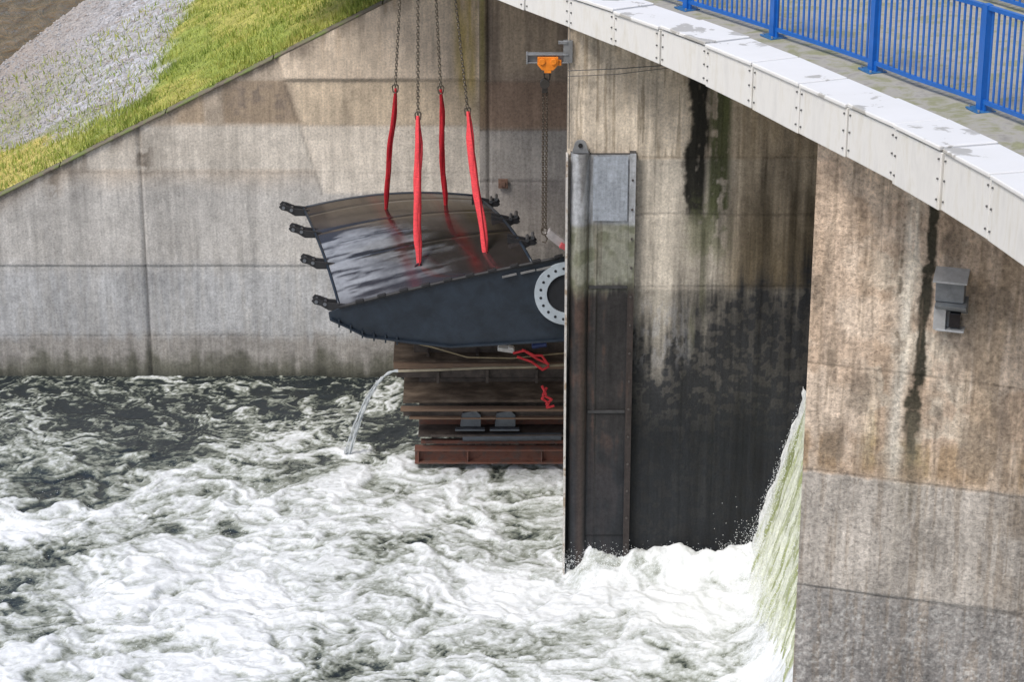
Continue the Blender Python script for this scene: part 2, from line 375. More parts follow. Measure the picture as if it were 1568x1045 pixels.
me.materials.append(m);link(bpy.data.objects.new('grass',me))
b=B();cnt=0
while cnt<9000:
    x=random.uniform(-15,-7.5);y=random.uniform(53,72)
    if (x+14.1)*.884-(y-68)*.467<-.6: cnt+=1;continue
    cnt+=1
    if random.random()<float(grassmask(np.array([x]),np.array([y]))[0]): continue
    z=float(bankz(np.array([x]),np.array([y]))[0]);r=random.uniform(.015,.05)
    vs=[(x+r*a*random.uniform(.6,1.3),y+r*bb*random.uniform(.6,1.3),z+.01+r*cc*.8) for a,bb,cc in ((1,0,0),(-1,0,0),(0,1,0),(0,-1,0),(0,0,1),(0,0,-1))]
    b.add(vs,[(0,2,4),(2,1,4),(1,3,4),(3,0,4),(2,0,5),(1,2,5),(3,1,5),(0,3,5)])
b.obj('gravel',mat('gravel_stone',(.44,.44,.45),.9,0,.5,3,.1,(.30,.26,.235)))

# ---------------------------------------------------------------- water
B().add([(-2500,-2500,-3),(2500,-2500,-3),(2500,2500,-3),(-2500,2500,-3)],[(0,1,2,3)]).obj('ground',mat('river_bed',(.12,.10,.07),.9))
m,nt,p=newmat('calm_river');vv=coords(nt,(1,.45,1));a=noise(nt,2.2,4,.6,.6,vv)
r=ramp(nt,a.outputs[0],[(.4,(.13,.085,.035)),(.65,(.22,.155,.08))]);nt.links.new(r.outputs[0],p.inputs['Base Color']);p.inputs['Roughness'].default_value=.15;p.inputs['Specular IOR Level'].default_value=.22;bump(nt,p,a.outputs[0],.6,.5)
B().add([(-2500,-2500,-.45),(2500,-2500,-.45),(2500,2500,-.45),(-2500,2500,-.45)],[(0,1,2,3)]).obj('river_water',m)
ROT=True
xs=np.linspace(-16,10,760);ys=np.linspace(28,52.5,720);X,Y=np.meshgrid(xs,ys)
wx=X+1.1*(fbm(X*.5,Y*.5,3,301)-.5)*2+.9*(fbm(X*1.6,Y*1.9,3,302)-.5);wy=Y+1.1*(fbm(X*.5+9,Y*.5+4,3,303)-.5)*2+.9*(fbm(X*1.6,Y*1.9+7,3,304)-.5)
rid=1-np.abs(2*fbm(wx*.8,wy*1.2,5,305)-1)
rid2=1-np.abs(2*fbm(wx*1.9,wy*3.0,5,309,.55)-1)
rid3=1-np.abs(2*fbm(wx*4.5,wy*8.0,4,311,.55)-1)
lo=fbm(wx*.42,wy*.62,3,313);hi=fbm(wx*2.4,wy*3.6,6,317,.68);patch=fbm(X*.9,Y*1.2,4,319)
dens=.34+.26*sm(50.9,46.4,Y-.25*(X+2))
dens-=.20*np.exp(-(((X-.2)/1.1)**2+((Y-46.2)/1.9)**2))
dens-=.08*np.exp(-(((X+1.0)/2.0)**2+((Y-49.6)/1.5)**2))
dens+=.22*np.exp(-(((X-2.9)/2.0)**2+((Y-41.9)/1.3)**2))
dens+=.22*np.exp(-(((X-4.4)/1.0)**2+((Y-39.5)/3)**2))
dens+=.12*np.exp(-(((X+1.5)/4.0)**2+((Y-42.5)/2.2)**2))
dens+=.40*np.exp(-(((X+3.45)/.30)**2+((Y-48.3)/.35)**2))
calm=sm(46.5,50.5,Y)
foam=dens+.50*(lo-.5)+.20*(rid**3-.6)+.16*(rid2**3-.55)*(.5+1.2*patch)+(.10+.30*calm)*(rid3**3-.55)+.50*(hi-.5)
A=.30+.70*sm(51.8,46,Y)
wz=A*(.32*(fbm(wx*.6,wy*.8,3,321)-.5)+.07*(rid**2-.6)+.03*(rid2**2-.6)+.09*(hi-.5))+.018*rid3+.04*np.clip(foam-.4,0,.5)
wz+=(.25+.35*fbm(X*2.6,Y*2,4,325))*np.exp(-((Y-42.85)/.40)**2)*box01(X,1.2,4.7,.3)
wz+=(.6+1.3*fbm(X*2.4,Y*2.0,5,327,.6))*np.exp(-(((X-4.85)/.45)**2))*(.15+.85*sm(41.8,38.6,Y))*sm(43.2,42.4,Y)*sm(33,37,Y)
m,nt,p=newmat('turbulent_water')
at=N(nt,'ShaderNodeAttribute');at.attribute_name='foam'
vv=coords(nt,(1,1.4,1));f1=noise(nt,2.6,6,.66,.9,vv);f2=noise(nt,15,5,.7,.4,vv)
s=mathn(nt,'ADD',at.outputs['Fac'],mathn(nt,'MULTIPLY',mathn(nt,'SUBTRACT',f1.outputs[0],.5),.50))
s=mathn(nt,'ADD',s,mathn(nt,'MULTIPLY',mathn(nt,'SUBTRACT',f2.outputs[0],.5),.34))
r=ramp(nt,s,[(.24,(.018,.025,.030)),(.345,(.065,.078,.068)),(.44,(.22,.24,.20)),(.55,(.45,.48,.46)),(.68,(.67,.70,.715)),(.86,(.80,.83,.85))])
nt.links.new(r.outputs[0],p.inputs['Base Color'])
rr=ramp(nt,s,[(.28,.10),(.5,.75)]);nt.links.new(rr.outputs[0],p.inputs['Roughness'])
h=mathn(nt,'ADD',f1.outputs[0],mathn(nt,'MULTIPLY',f2.outputs[0],.4));bump(nt,p,h,.32,.06)
grid('turbulent_water',X,Y,wz,None,None,m,attrs={'foam':foam})
ROT=False
# nappe from sluice
ys=np.linspace(36.4,42.97,200);tt=np.linspace(0,1,140);T,Y=np.meshgrid(tt,ys)
Z=3.75-3.95*T
f=fbm(Y*16,T*7,4,411)
X=5.36-1.05*T**1.08+.12*(fbm(Y*5,T*1.6,4,401)-.5)+(.05+.12*T)*(fbm(Y*12,T*9,4,405)-.5)
X+= -.10*sm(42.5,42.97,Y)*(fbm(T*14,Y*3,4,415)-.35)
strk=fbm(Y*6+T*1.2,T*1.6,5,409)
c=np.ones(X.shape+(3,))*np.array((.32,.36,.17));c=bl(c,(.66,.69,.58),sm(.44,.64,strk*.5+f*.5+.10*T));c=bl(c,(.18,.21,.08),sm(.48,.30,strk)*.8*sm(.7,.2,T))
c=bl(c,(.70,.72,.70),sm(.72,.95,T+.35*(f-.5))*.9)
c=bl(c,(.74,.76,.75),sm(42.45,42.85,Y+.5*(f-.5)))
wf=empty('waterfall');grid('falling_water',X,Y,Z,c,np.ones(X.shape)*.7,painted_mat('falling_water_mat',rough_wet=.3,grain=.3,bdist=.03),wf)
b=B()
def drop(x,y,z,r):
    b.add([(x+r,y,z),(x-r,y,z),(x,y+r,z),(x,y-r,z),(x,y,z+r*1.3),(x,y,z-r)],[(0,2,4),(2,1,4),(1,3,4),(3,0,4),(2,0,5),(1,2,5),(3,1,5),(0,3,5)])
for i in range(3000):
    x=random.uniform(.9,4.6);drop(x,42.9-abs(random.gauss(0,.35)),.22+abs(random.gauss(0,.16)),random.uniform(.003,.009))
for i in range(3500):
    t=random.random()**.6;x=5.33-1.05*t-abs(random.gauss(0,.02+.06*t));drop(x,random.uniform(42.0,42.95) if i%2 else random.uniform(38,42.9),3.75-3.9*t,random.uniform(.003,.010))
for i in range(3500):
    drop(random.gauss(4.45,.28),random.uniform(37,42.7),.4+abs(random.gauss(0,.45)),random.uniform(.003,.010))
for i in range(2500):
    drop(random.uniform(-10,4),random.uniform(39,47.5),.10+abs(random.gauss(0,.07)),random.uniform(.003,.009))
wm=mat('white_water',(.80,.83,.84),.4,0,.05,4,0)
b.obj('water_spray',wm)

# ---------------------------------------------------------------- bridge
fy=np.array([44.3,42.9,40.9,38.2,36.6,35.5,34,32.4,28.9]);fx=np.array([.18,.97,2.11,3.2,3.97,4.42,4.97,5.47,6.16])
pf=np.polyfit(fy,fx,2)
YY=np.linspace(53,22,700);XX=np.polyval(pf,YY);arc=np.concatenate([[0],np.cumsum(np.hypot(np.diff(XX),np.diff(YY)))])
def bp(s,off=0):
    y=np.interp(s,arc,YY);x=np.polyval(pf,y);dx=np.polyval(np.polyder(pf),y);t=Vector((-dx,-1,0)).normalized();nrm=Vector((-t.y,t.x,0))
    return Vector((x,y,0))+nrm*off,t,nrm,float(y)
zb=lambda y:float(np.interp(y,[20,28.9,35.5,44,55],[11.8,11.3,10.8,10.5,10.45]))
zt=lambda y:zb(y)+float(np.interp(y,[22,29,36.6,44,50],[.92,.86,.72,.50,.48]))
br=empty('footbridge')
white=mat('white_paint_panel',(.78,.775,.75),.5,0,.10,2.2,.08,(.60,.58,.52),(.50,.72),(1.6,1.6,.5))
m,nt,p=newmat('peeling_white_paint');vv=coords(nt);a=noise(nt,1.3,7,.58,.3,vv)
r=ramp(nt,a.outputs[0],[(.39,(.46,.45,.42)),(.405,(.54,.53,.50)),(.42,(.76,.76,.745)),(.7,(.79,.79,.78))]);nt.links.new(r.outputs[0],p.inputs['Base Color']);p.inputs['Roughness'].default_value=.6
bump(nt,p,r.outputs[0],.2,.006);peel=m
def seg(b,s0,s1,o0,o1,fz0,fz1,n=3,dz=0):
    pr=[]
    for i in range(n+1):
        s=s0+(s1-s0)*i/n;pa,_,_,y=bp(s,o0);pb,_,_,_=bp(s,o1);z0=fz0(y)+dz;z1=fz1(y)+dz
        pr+= [(pa.x,pa.y,z0),(pb.x,pb.y,z0),(pb.x,pb.y,z1),(pa.x,pa.y,z1)]
    fs=[(0,3,2,1),(n*4,n*4+1,n*4+2,n*4+3)]
    for i in range(n):
        o=i*4
        for k in range(4): fs.append((o+k,o+(k+1)%4,o+4+(k+1)%4,o+4+k))
    b.add(pr,fs)
bf=B();bk=B();bo=B();PL=1.52;s=0.2
while s<arc[-1]-PL:
    j=random.uniform(-.015,.015);dzb=random.uniform(-.015,.015)
    seg(bf,s,s+PL-.030,j,.07,lambda y:zb(y)-.04+dzb,lambda y:zt(y)-.07,1)
    seg(bk,s+.003,s+PL-.034,-.035+j,.78,lambda y:zt(y)-.06,lambda y:zt(y),1,random.uniform(-.020,.020))
    for e in (.07,PL-.09):
        for fr in (.12,.5,.86):
            pp,t,nn,y=bp(s+e,j);z=zb(y)+(zt(y)-zb(y)-.06)*fr
            q=Vector((pp.x,pp.y,z));bo.tube([q,q-nn*.022],.015,8)
    s+=PL
bf.obj('fascia_panels',white,br,.012);bk.obj('kerb_panels',peel,br,.015);bo.obj('fascia_bolts',mat('bolt_steel',(.16,.16,.16),.5,.5),br)
bd=B();seg(bd,0,arc[-1],.085,6.0,lambda y:zb(y)+.02,lambda y:zt(y)-.085,120)
bd.obj('deck',mat('deck_concrete',(.42,.40,.35),.9,0,.4,2.2,.5,(.22,.22,.13)),br)
blue=mat('blue_paint',(.010,.12,.46),.35,0,.12,5,.05)
fe=empty('blue_railing')
def rail(off,posty,parent):
    r=B();pl=B();bl_=B()
    for y in posty:
        s=np.interp(-y,-YY,arc);pp,t,nn,yy=bp(s,off(y));z=zt(yy)-.085;M=Matrix((t,nn,Vector((0,0,1)))).transposed()
        r.box((pp.x,pp.y,z+.77),(.13,.10,1.5),M);pl.box((pp.x,pp.y,z+.012),(.36,.30,.025),M)
        r.box((pp.x,pp.y,z+.07),(.25,.03,.10),M)
        for a in(-.14,.14):
            for c_ in(-.11,.11):
                q=Vector((pp.x,pp.y,z+.02))+t*a+nn*c_;bl_.tube([q,q+Vector((0,0,.04))],.016,6)
    s=1.0
    while s<arc[-1]-1:
        y_=np.interp(s,arc,YY)
        pp,t,nn,yy=bp(s,off(y_));z=zt(yy)-.085;M=Matrix((t,nn,Vector((0,0,1)))).transposed()
        r.box((pp.x,pp.y,z+.80),(.045,.016,1.34),M);s+=.145
    s=1.0
    while s<arc[-1]-1.4:
        for h,hh_,ww_ in((.14,.06,.045),(1.48,.06,.07)):
            a,_,_,y0=bp(s,off(np.interp(s,arc,YY)));c_,_,_,y1=bp(s+.5,off(np.interp(s+.5,arc,YY)));r.bar((a.x,a.y,zt(y0)-.085+h),(c_.x,c_.y,zt(y1)-.085+h),ww_,hh_)
        s+=.5
    r.obj('bars',blue,parent);pl.obj('base_plates',mat('blue_plate',(.03,.13,.30),.5,0,.3,8),parent,.004);bl_.obj('anchor_bolts',mat('zinc',(.5,.5,.5),.4,.8),parent)
rail(lambda y:float(np.interp(y,[26,34,39.4,45],[1.95,1.62,1.28,1.12])),[49.5,46.8,44.2,41.3,39.0,36.5,33.8,31.0,28.0,25.2],fe)
fe2=empty('blue_railing');rail(lambda y:5.7,[49,46,43,40,37,34,31,28,25],fe2)

# ---------------------------------------------------------------- steel nose cladding
steelp=painted_mat('weathered_steel',.5,.35,.3,.35,.008,.35,14)
cl=empty('steel_pier_cladding')
def metalcol(X,Z):
    st=fbm(X*9,Z*.6,5,501);med=fbm(X*3,Z*3,5,503)
    c=np.ones(X.shape+(3,))*np.array((.50,.52,.55))
    c=bl(c,(.33,.33,.26),(1-sm(6.85,6.95,Z+.05*(med-.5)))*.9)
    c=bl(c,(.14,.15,.09),(1-sm(6.85,6.95,Z))*sm(.45,.6,med)*.7)
    c=bl(c,(.12,.10,.08),sm(.56,.68,st)*sm(5.5,6,Z)*.5)
    c=bl(c,(.045,.042,.042),1-sm(5.5,5.9,Z+.5*(st-.5)))
    c=bl(c,(.11,.062,.045),(1-sm(5.4,5.9,Z))*sm(.50,.66,st*.5+med*.5)*.5)
    c=bl(c,(.026,.030,.036),(1-sm(1.8,3.4,Z))*.8)
    c*=(1+.5*(st-.5)+.7*(med-.5))[...,None];return c
A_,Z=np.meshgrid(np.linspace(-.25,math.pi+.1,28),np.linspace(-.6,8.25,300))
X=1.20-.17*np.cos(A_);Y=42.93-.17*np.sin(A_);c=metalcol(X+A_*.05,Z);c=bl(c,(.12,.08,.065),box01(A_,1.5,2.3,.3)*(1-sm(5,6,Z))*.4);grid('nose_pipe',X,Y,Z,c,None,steelp,cl)
X,Z=np.meshgrid(np.linspace(1.36,2.10,60),np.linspace(-.6,8.2,300));c=metalcol(X,Z)
for zl in(5.69,3.25,.75): c*=(1-.7*np.exp(-((Z-zl)/.02)**2))[...,None]
grid('plate',X,42.90-.02*np.exp(-((X-1.5)/.02)**2)+.0*Z,Z,c,None,steelp,cl)
X,Z=np.meshgrid(np.linspace(2.07,2.18,8),np.linspace(-.6,8.24,300));c=metalcol(X,Z);c=bl(c,(.075,.055,.048),(1-sm(5.5,6.0,Z))*.5)
grid('edge_bar',X,42.84+.0*X,Z,c,None,steelp,cl)
b=B();b.box((2.125,42.925,3.82),(.11,.16,8.84));b.box((1.73,42.955,3.8),(.74,.08,8.8))
b.box((1.2,42.98,8.2),(.34,.2,.06))
for zz in(5.72,3.28): b.box((1.72,42.885,zz),(.68,.03,.05))
b.obj('backing',mat('dark_steel',(.06,.06,.062),.55,.3,.4,6),cl)
b=B();b.box((.965,42.9,3.85),(.035,.30,8.7));b.obj('edge_flange',mat('pale_flange',(.62,.60,.57),.6,.1,.4,4,.3,(.28,.22,.16),(.5,.6)),cl)
b=B();pts=[(1.05,42.9,8.22),(1.35,42.9,8.22)]+[(1.2+.11*math.cos(a),42.9,8.36+.11*math.sin(a)) for a in np.linspace(0,math.pi,9)]
b.prism(pts,(0,.04,0));b.obj('lifting_eye',mat('eye_steel',(.30,.31,.32),.5,.4),cl)
B().tube([(1.2,42.88,8.37),(1.2,42.895,8.37)],.04,12).obj('eye_hole',mat('hole_dark',(.015,.015,.015),.9,0),cl)
b=B()
for zz in np.arange(.6,8.2,.55): b.tube([(2.125,42.84,zz),(2.125,42.815,zz)],.022,6)
b.obj('rivets',mat('rivet',(.10,.09,.085),.5,.4),cl)
X,Z=np.meshgrid(np.linspace(1.43,2.04,20),np.linspace(6.98,8.18,20))
c=np.ones(X.shape+(3,))*np.array((.42,.46,.52));c*=(.7+.6*fbm(X*4,Z*2,4,77))[...,None]
grid('cover_sheet',X,42.865+.0*X,Z,c,None,steelp,cl)

# ---------------------------------------------------------------- sluice gate
ga=empty('radial_sluice_gate')
FX=[-3.29,.38];FZ=lambda x:4.32+(x+3.29)*.243+.03*math.sin((x+3.29)/3.7*math.pi)
def S_(u,v):
    fxx=FX[0]+u*(FX[1]-FX[0]);f=Vector((fxx,45.5,FZ(fxx)))
    bx=-4.26+u*3.5;bz=4.94+.26*u+.14*4*u*(1-u);bb=Vector((bx,49.5-.25*u*0,bz))
    p=f.lerp(bb,v);p.z+=.20*math.sin(math.pi*v**.85)+.03*math.sin(math.pi*u);return p
nu,nv=90,90
X=np.zeros((nv,nu));Y=X.copy();Z=X.copy()
for j in range(nv):
    for i in range(nu):
        p=S_(i/(nu-1),j/(nv-1));X[j,i],Y[j,i],Z[j,i]=p
Uu,Vv=np.meshgrid(np.linspace(0,1,nu),np.linspace(0,1,nv))
wel=sum(np.exp(-((Vv-a)/.010)**2) for a in(.33,.64,.88))
Z=Z-.012*wel
gfl=fbm(Uu*7,Vv*12,5,601)
sky_sheen=np.clip(sm(.75,.0,Uu+.6*(gfl-.5))*box01(Vv,.02,.62,.10)*sm(.44,.60,fbm(Uu*4,Vv*30,5,603)*.7+.3*gfl+.07*box01(Vv,.25,.5,.08)),0,1)  # mask for sky reflections on the wet plate, painted as pale streaks
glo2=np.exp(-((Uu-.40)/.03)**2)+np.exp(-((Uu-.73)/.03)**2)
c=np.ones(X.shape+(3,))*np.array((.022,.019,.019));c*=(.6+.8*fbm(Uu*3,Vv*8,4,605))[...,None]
c=bl(c,(.36,.38,.41),sky_sheen*.70)  # reflected sky light blended into the plate colour
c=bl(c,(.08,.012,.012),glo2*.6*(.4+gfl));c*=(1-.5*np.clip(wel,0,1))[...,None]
skinm,nt,p=newmat('gate_skin_wet_paint')
at=N(nt,'ShaderNodeAttribute');at.attribute_name='Col';vv=coords(nt);a2=noise(nt,7,4,.65,.3,vv)
r=ramp(nt,a2.outputs[0],[(.3,.8),(.7,1.2)]);nt.links.new(mixc(nt,1.0,at.outputs['Color'],r.outputs[0],'MULTIPLY'),p.inputs['Base Color'])
p.inputs['Roughness'].default_value=.22;p.inputs['Coat Weight'].default_value=.6;p.inputs['Coat Roughness'].default_value=.08;bump(nt,p,a2.outputs[0],.25,.012)
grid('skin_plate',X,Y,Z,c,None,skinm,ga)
navy=mat('dark_blue_gate_paint',(.016,.024,.036),.38,.1,.35,3,.2)
black=mat('black_rubber_seal',(.018,.018,.02),.6,0,.3,8)
bot=[(-3.50,4.21),(-3.48,4.05),(-2.79,3.71),(-2.04,3.58),(-1.17,3.49),(-.55,3.53),(1.0,3.66),(1.7,3.72)]
top=[(1.7,FZ(1.7)),(.38,FZ(.38)-.005),(-1.5,FZ(-1.5)-.005),(-3.29,FZ(-3.29)-.005)]
poly=[(x,45.46,z) for x,z in bot]+[(x,45.46,z) for x,z in top]
B().prism(poly,(0,.06,0)).obj('side_plate',navy,ga,.008)
b=B()
def prof(v): 
    L=S_(0,v);Rr=S_(1,v);Mx=S_(.5,v);d=1.05-.75*v
    return [L,Mx,Rr,Vector((Rr.x,Rr.y,Rr.z-.25-d*.8)),Vector((Mx.x,Mx.y,Mx.z-.2-d)),Vector((L.x+.15,L.y,L.z-.12))]
pr=[[q-Vector((0,0,.05)) for q in prof(v)] for v in (0.01,.15,.33,.5,.66,.85,1)]
vs=[q for r_ in pr for q in r_];fs=[tuple(range(6)),tuple(36+i for i in range(6))[::-1]]
for i in range(6):
    for k in range(6): fs.append((i*6+k,i*6+(k+1)%6,(i+1)*6+(k+1)%6,(i+1)*6+k))
b.add(vs,fs);b.obj('girder_body',navy,ga)
b=B();pp=[Vector((x,45.44,FZ(x)+.015)) for x in np.linspace(-3.30,.9,20)]
b.tube(pp,.035,8);b.obj('edge_seal',black,ga,0,True)
b=B();
for x in np.arange(-2.9,1.0,.42): b.box((x,45.43,FZ(x)+.05),(.16,.08,.045),Matrix.Rotation(-.24,3,'Y'))
b.obj('seal_clamps',black,ga,.006)
b=B();pp=[S_(u,1)+Vector((0,0,.0)) for u in np.linspace(0,1,20)];b.tube(pp,.025,8);pp=[S_(0,v) for v in np.linspace(0,1,20)];b.tube(pp,.03,8);pp=[S_(1,v) for v in np.linspace(0,1,20)];b.tube(pp,.03,8);b.obj('plate_edges',navy,ga,0,True)
b=B();dk_=B()
def lug(p,dx,dz,L):
    for oy in(-.11,.07):
        sx=1 if dx>0 else -1
        prf=[(sx*-.22,-.10),(sx*-.22,.015),(sx*(L*.45),.06),(sx*(L*.8),.13),(sx*L,.15),(sx*(L+.05),.09),(sx*L,.03),(sx*L*.75,.0),(sx*L*.4,-.10)]
        b.prism([(p.x+a,p.y+oy,p.z+c_+dz*a) for a,c_ in prf],(0,.045,0))
    dk_.tube([(p.x+sx*L*.55,p.y-.14,p.z+.035),(p.x+sx*L*.55,p.y+.15,p.z+.035)],.035,8)
    dk_.tube([(p.x+sx*L*.9,p.y-.14,p.z+.085),(p.x+sx*L*.9,p.y+.15,p.z+.085)],.035,8)
for v in(.02,.34,.67,.97): lug(S_(0,v),-1,.0,.46)
for v in(.22,.50,.85): lug(S_(1,v),1,-.35,.30)
b.obj('hinge_lugs',black,ga,.006);dk_.obj('hinge_pins',mat('pin_steel',(.20,.21,.23),.35,.8),ga)
b=B()
for i,x in enumerate(np.linspace(-3.3,-2.2,6)):
    z=np.interp(x,[a for a,_ in bot[1:]],[c_ for _,c_ in bot[1:]]);b.box((x,45.43,z+.05),(.03,.07,.16))
b.bar((-3.45,45.42,4.10),(-2.79,45.42,3.74),.07,.03);b.bar((-2.79,45.42,3.74),(-1.17,45.42,3.53),.07,.03);b.bar((-1.17,45.42,3.53),(1.6,45.42,3.70),.07,.03)
b.obj('bottom_flange',navy,ga,.004)
b=B()
for x in(-.05,.3,.6): b.box((x,45.42,FZ(x)-.13),(.28,.03,.035),Matrix.Rotation(-.24,3,'Y'))
b.obj('pad_strip',mat('dull_pad',(.20,.20,.20),.5,.2),ga)
cx,cy,cz=1.06,45.40,4.62;b=B();n=56;ro,ri=.635,.40
vs=[]
for k in range(n):
    a=2*math.pi*k/n;ca,sa=math.cos(a),math.sin(a)
    vs+=[(cx+ro*ca,cy,cz+ro*sa),(cx+ri*ca,cy,cz+ri*sa),(cx+ri*ca,cy+.07,cz+ri*sa),(cx+ro*ca,cy+.07,cz+ro*sa)]
fs=[(k*4+i,k*4+(i+1)%4,((k+1)%n)*4+(i+1)%4,((k+1)%n)*4+i) for k in range(n) for i in range(4)]
b.add(vs,fs);b.obj('flange_ring',mat('primer_ring',(.42,.48,.53),.5,.1,.15,4),ga)
b=B()
for k in range(20):
    a=2*math.pi*(k+.5)/20;b.tube([(cx+.52*math.cos(a),cy-.006,cz+.52*math.sin(a)),(cx+.52*math.cos(a),cy+.01,cz+.52*math.sin(a))],.028,10)
b.tube([(cx,cy+.045,cz),(cx,cy+.06,cz)],.41,30);b.obj('bolt_holes',mat('hole',(.012,.014,.018),.8,0),ga)
B().bar((.66,45.2,5.95),(1.15,45.2,5.55),.14,.16).obj('arm_bracket',mat('grey_arm',(.35,.33,.33),.5,.2),ga,.01)
B().bar((.9,45.1,5.72),(1.15,45.1,5.60),.08,.10).obj('arm_marking',mat('red_mark',(.45,.08,.09),.5,0),ga,.01)
# ---------------------------------------------------------------- slings and chains
apex=Vector((-1.69,47.2,16.2))
brt=mat('red_webbing',(.76,.06,.075),.75,0,.25,14,.4,None,(.4,.6),(1,1,3));dkr=mat('deep_red_webbing',(.52,.012,.025),.75,0,.25,14,.4)
chm=mat('chain_steel',(.16,.14,.11),.5,.6,.3,10)
for (tp,bt,mm,wd) in (((-2.26,47.8,7.97),(-2.54,48.6,5.10),dkr,.060),((-1.38,47.8,7.95),(-1.34,48.6,5.12),dkr,.060),((-1.79,46.8,7.72),(-1.79,46.05,4.88),brt,.085),((-.845,46.8,7.81),(-.49,46.05,4.96),brt,.085)):
    tp=Vector(tp);bt=Vector(bt);b=B()
    for s_ in (-1,0,1):
        pts=[];rad=[]
        for i in range(60):
            t=i/59;p=tp.lerp(bt,t);k_=min(1,min(t,1-t)*6);p.x+=.008*math.sin(t*9+tp.x*5)+s_*wd*.55*k_*math.cos(t*6+s_+tp.x);p.y+=s_*.02*k_*math.sin(t*6+tp.x*3);pts.append(p)
            rad.append(wd*(.38+.24*k_)*(1+.08*math.sin(t*23+s_*2)))
        b.tube(pts,rad,10,.5)
    o=b.obj('lifting_sling',mm,None,0,True)
    b=B();b.tube([tp+Vector((.02,-.05,.02)),tp.lerp(bt,.5)+Vector((.03,-.06,0)),bt+Vector((.02,-.055,.1))],.010,5);b.obj('seam',mat('seam_red',(.30,.01,.015),.8),o)
    b=B();q=bt+Vector((0,0,-.02));b.link(q+Vector((0,0,.03)),(0,0,1),(1,0,0),.20,.13,.022);b.box(q+Vector((0,0,-.06)),(.16,.05,.06));b.tube([q+Vector((-.09,0,.0)),q+Vector((.09,0,.0))],.025,8);b.obj('shackle',mat('dark_shackle',(.07,.03,.04),.4,.5),o)
    b=B();b.chain(tp+Vector((0,0,.02)),apex);b.link(tp+Vector((0,0,.0)),(0,0,1),(1,0,0),.17,.11,.018);b.obj('lifting_chain',chm)
b=B();b.link(apex+Vector((0,0,.15)),(0,0,1),(1,0,0),.5,.35,.04);b.tube([apex+Vector((0,0,.4)),apex+Vector((0,0,6))],.03,8);b.box(apex+Vector((0,0,.6)),(.4,.25,.5));b.obj('crane_hook_block',mat('hook_yellow',(.5,.3,.03),.5,.2))

# ---------------------------------------------------------------- trolley hoist
ho=empty('trolley_chain_hoist')
gs=mat('galvanised_steel',(.30,.31,.32),.45,.6,.25,8)
b=B();b.box((.62,43.0,10.0),(.72,.16,.02));b.box((.62,43.0,9.86),(.72,.16,.02));b.box((.62,43.0,9.93),(.72,.02,.12))
b.box((.97,42.98,10.05),(.16,.08,.40));b.box((.88,42.95,10.22),(.16,.06,.05));b.box((.26,43.0,9.93),(.03,.18,.18));b.obj('runway_beam',gs,ho,.005)
og=mat('orange_paint',(.80,.24,.02),.4,0,.2,8)
b=B()
for oy in(-.12,.12):
    pts=[(.44,9.98),(.80,9.98),(.80,9.84),(.72,9.74),(.52,9.74),(.44,9.84)];b.prism([(x,43+oy-.012,z) for x,z in pts],(0,.024,0))
    for x in(.52,.72): b.tube([(x,43+oy*.5,9.90),(x,43+oy*1.35,9.90)],.055,12)
b.box((.62,43,9.72),(.12,.26,.06));b.box((.82,42.95,9.86),(.07,.09,.09));b.obj('trolley',og,ho,.006)
b=B();b.link((.61,43,9.60),(0,0,1),(1,0,0),.16,.10,.018);b.tube([(.57,42.94,9.47),(.57,43.06,9.47)],.085,14);b.box((.57,43,9.38),(.10,.08,.14));b.obj('chain_block',mat('block_dark',(.05,.045,.04),.5,.3),ho,.004)
b=B();b.chain((.545,43,9.35),(.55,43,6.75),.065,.04,.009);b.chain((.61,43,9.35),(.60,43,6.80),.065,.04,.009)
b.link((.575,43,6.74),(0,0,1),(1,0,0),.14,.10,.014);b.tube([(.575,43,6.68),(.63,43,6.60),(.60,43,6.52),(.54,43,6.54)],.014,6);b.obj('hand_chain',mat('old_chain',(.10,.08,.06),.6,.5),ho)
b=B();b.box((-.19,51.68,4.73),(.20,.06,.20));b.box((-.19,51.64,4.73),(.10,.04,.10));b.obj('steel_inspection_plate',mat('rusty_plate',(.22,.13,.095),.7,.1,.4,9),None,.01)
b=B()
b.tube([(.97,42.92,9.72),(1.8,42.9,9.76),(2.9,42.9,9.84)],.008,5);b.tube([(.97,42.92,9.62),(1.8,42.9,9.66),(2.9,42.9,9.80)],.006,5);b.tube([(1.0,42.95,10.5),(1.0,42.95,8.3)],.008,5)
b.obj('cable',mat('cable_grey',(.12,.12,.12),.6))

# ---------------------------------------------------------------- steel work platform
pl=empty('steel_work_platform',(0,0,.17))
wood=mat('brown_rusted_plate',(.085,.060,.042),.65,.05,.45,2.0,.4,(.14,.105,.075),(.42,.62),(.8,2.5,2.5));wood2=mat('timber_edge_beam',(.26,.17,.11),.75,0,.5,5,.4,(.13,.085,.06),(.4,.6),(.8,5,5))
rust=mat('rusty_steel',(.19,.08,.055),.75,.1,.5,5,.5,(.09,.055,.045));dks=mat('dark_beam_steel',(.07,.055,.047),.6,.2,.5,5,.4)
def deckrow(bm,x0,x1,y0,y1,z0,z1,n):
    for i in range(n):
        t0=i/n;t1=(i+.98)/n;ya=y0+(y1-y0)*t0;yb=y0+(y1-y0)*t1;za=z0+(z1-z0)*t0;zb_=z0+(z1-z0)*t1
        j=random.uniform(-.03,.03);bm.prism([(x0+j,ya,za-.06),(x0+j,yb,zb_-.06),(x0+j,yb,zb_),(x0+j,ya,za)],(x1-x0,0,random.uniform(-.02,.02)))
b=B();deckrow(b,-2.42,1.8,48.0,49.6,2.0,2.45,2);deckrow(b,-2.2,1.8,47.55,48.5,1.32,1.65,1);b.obj('deck_plates',wood,pl,.006)
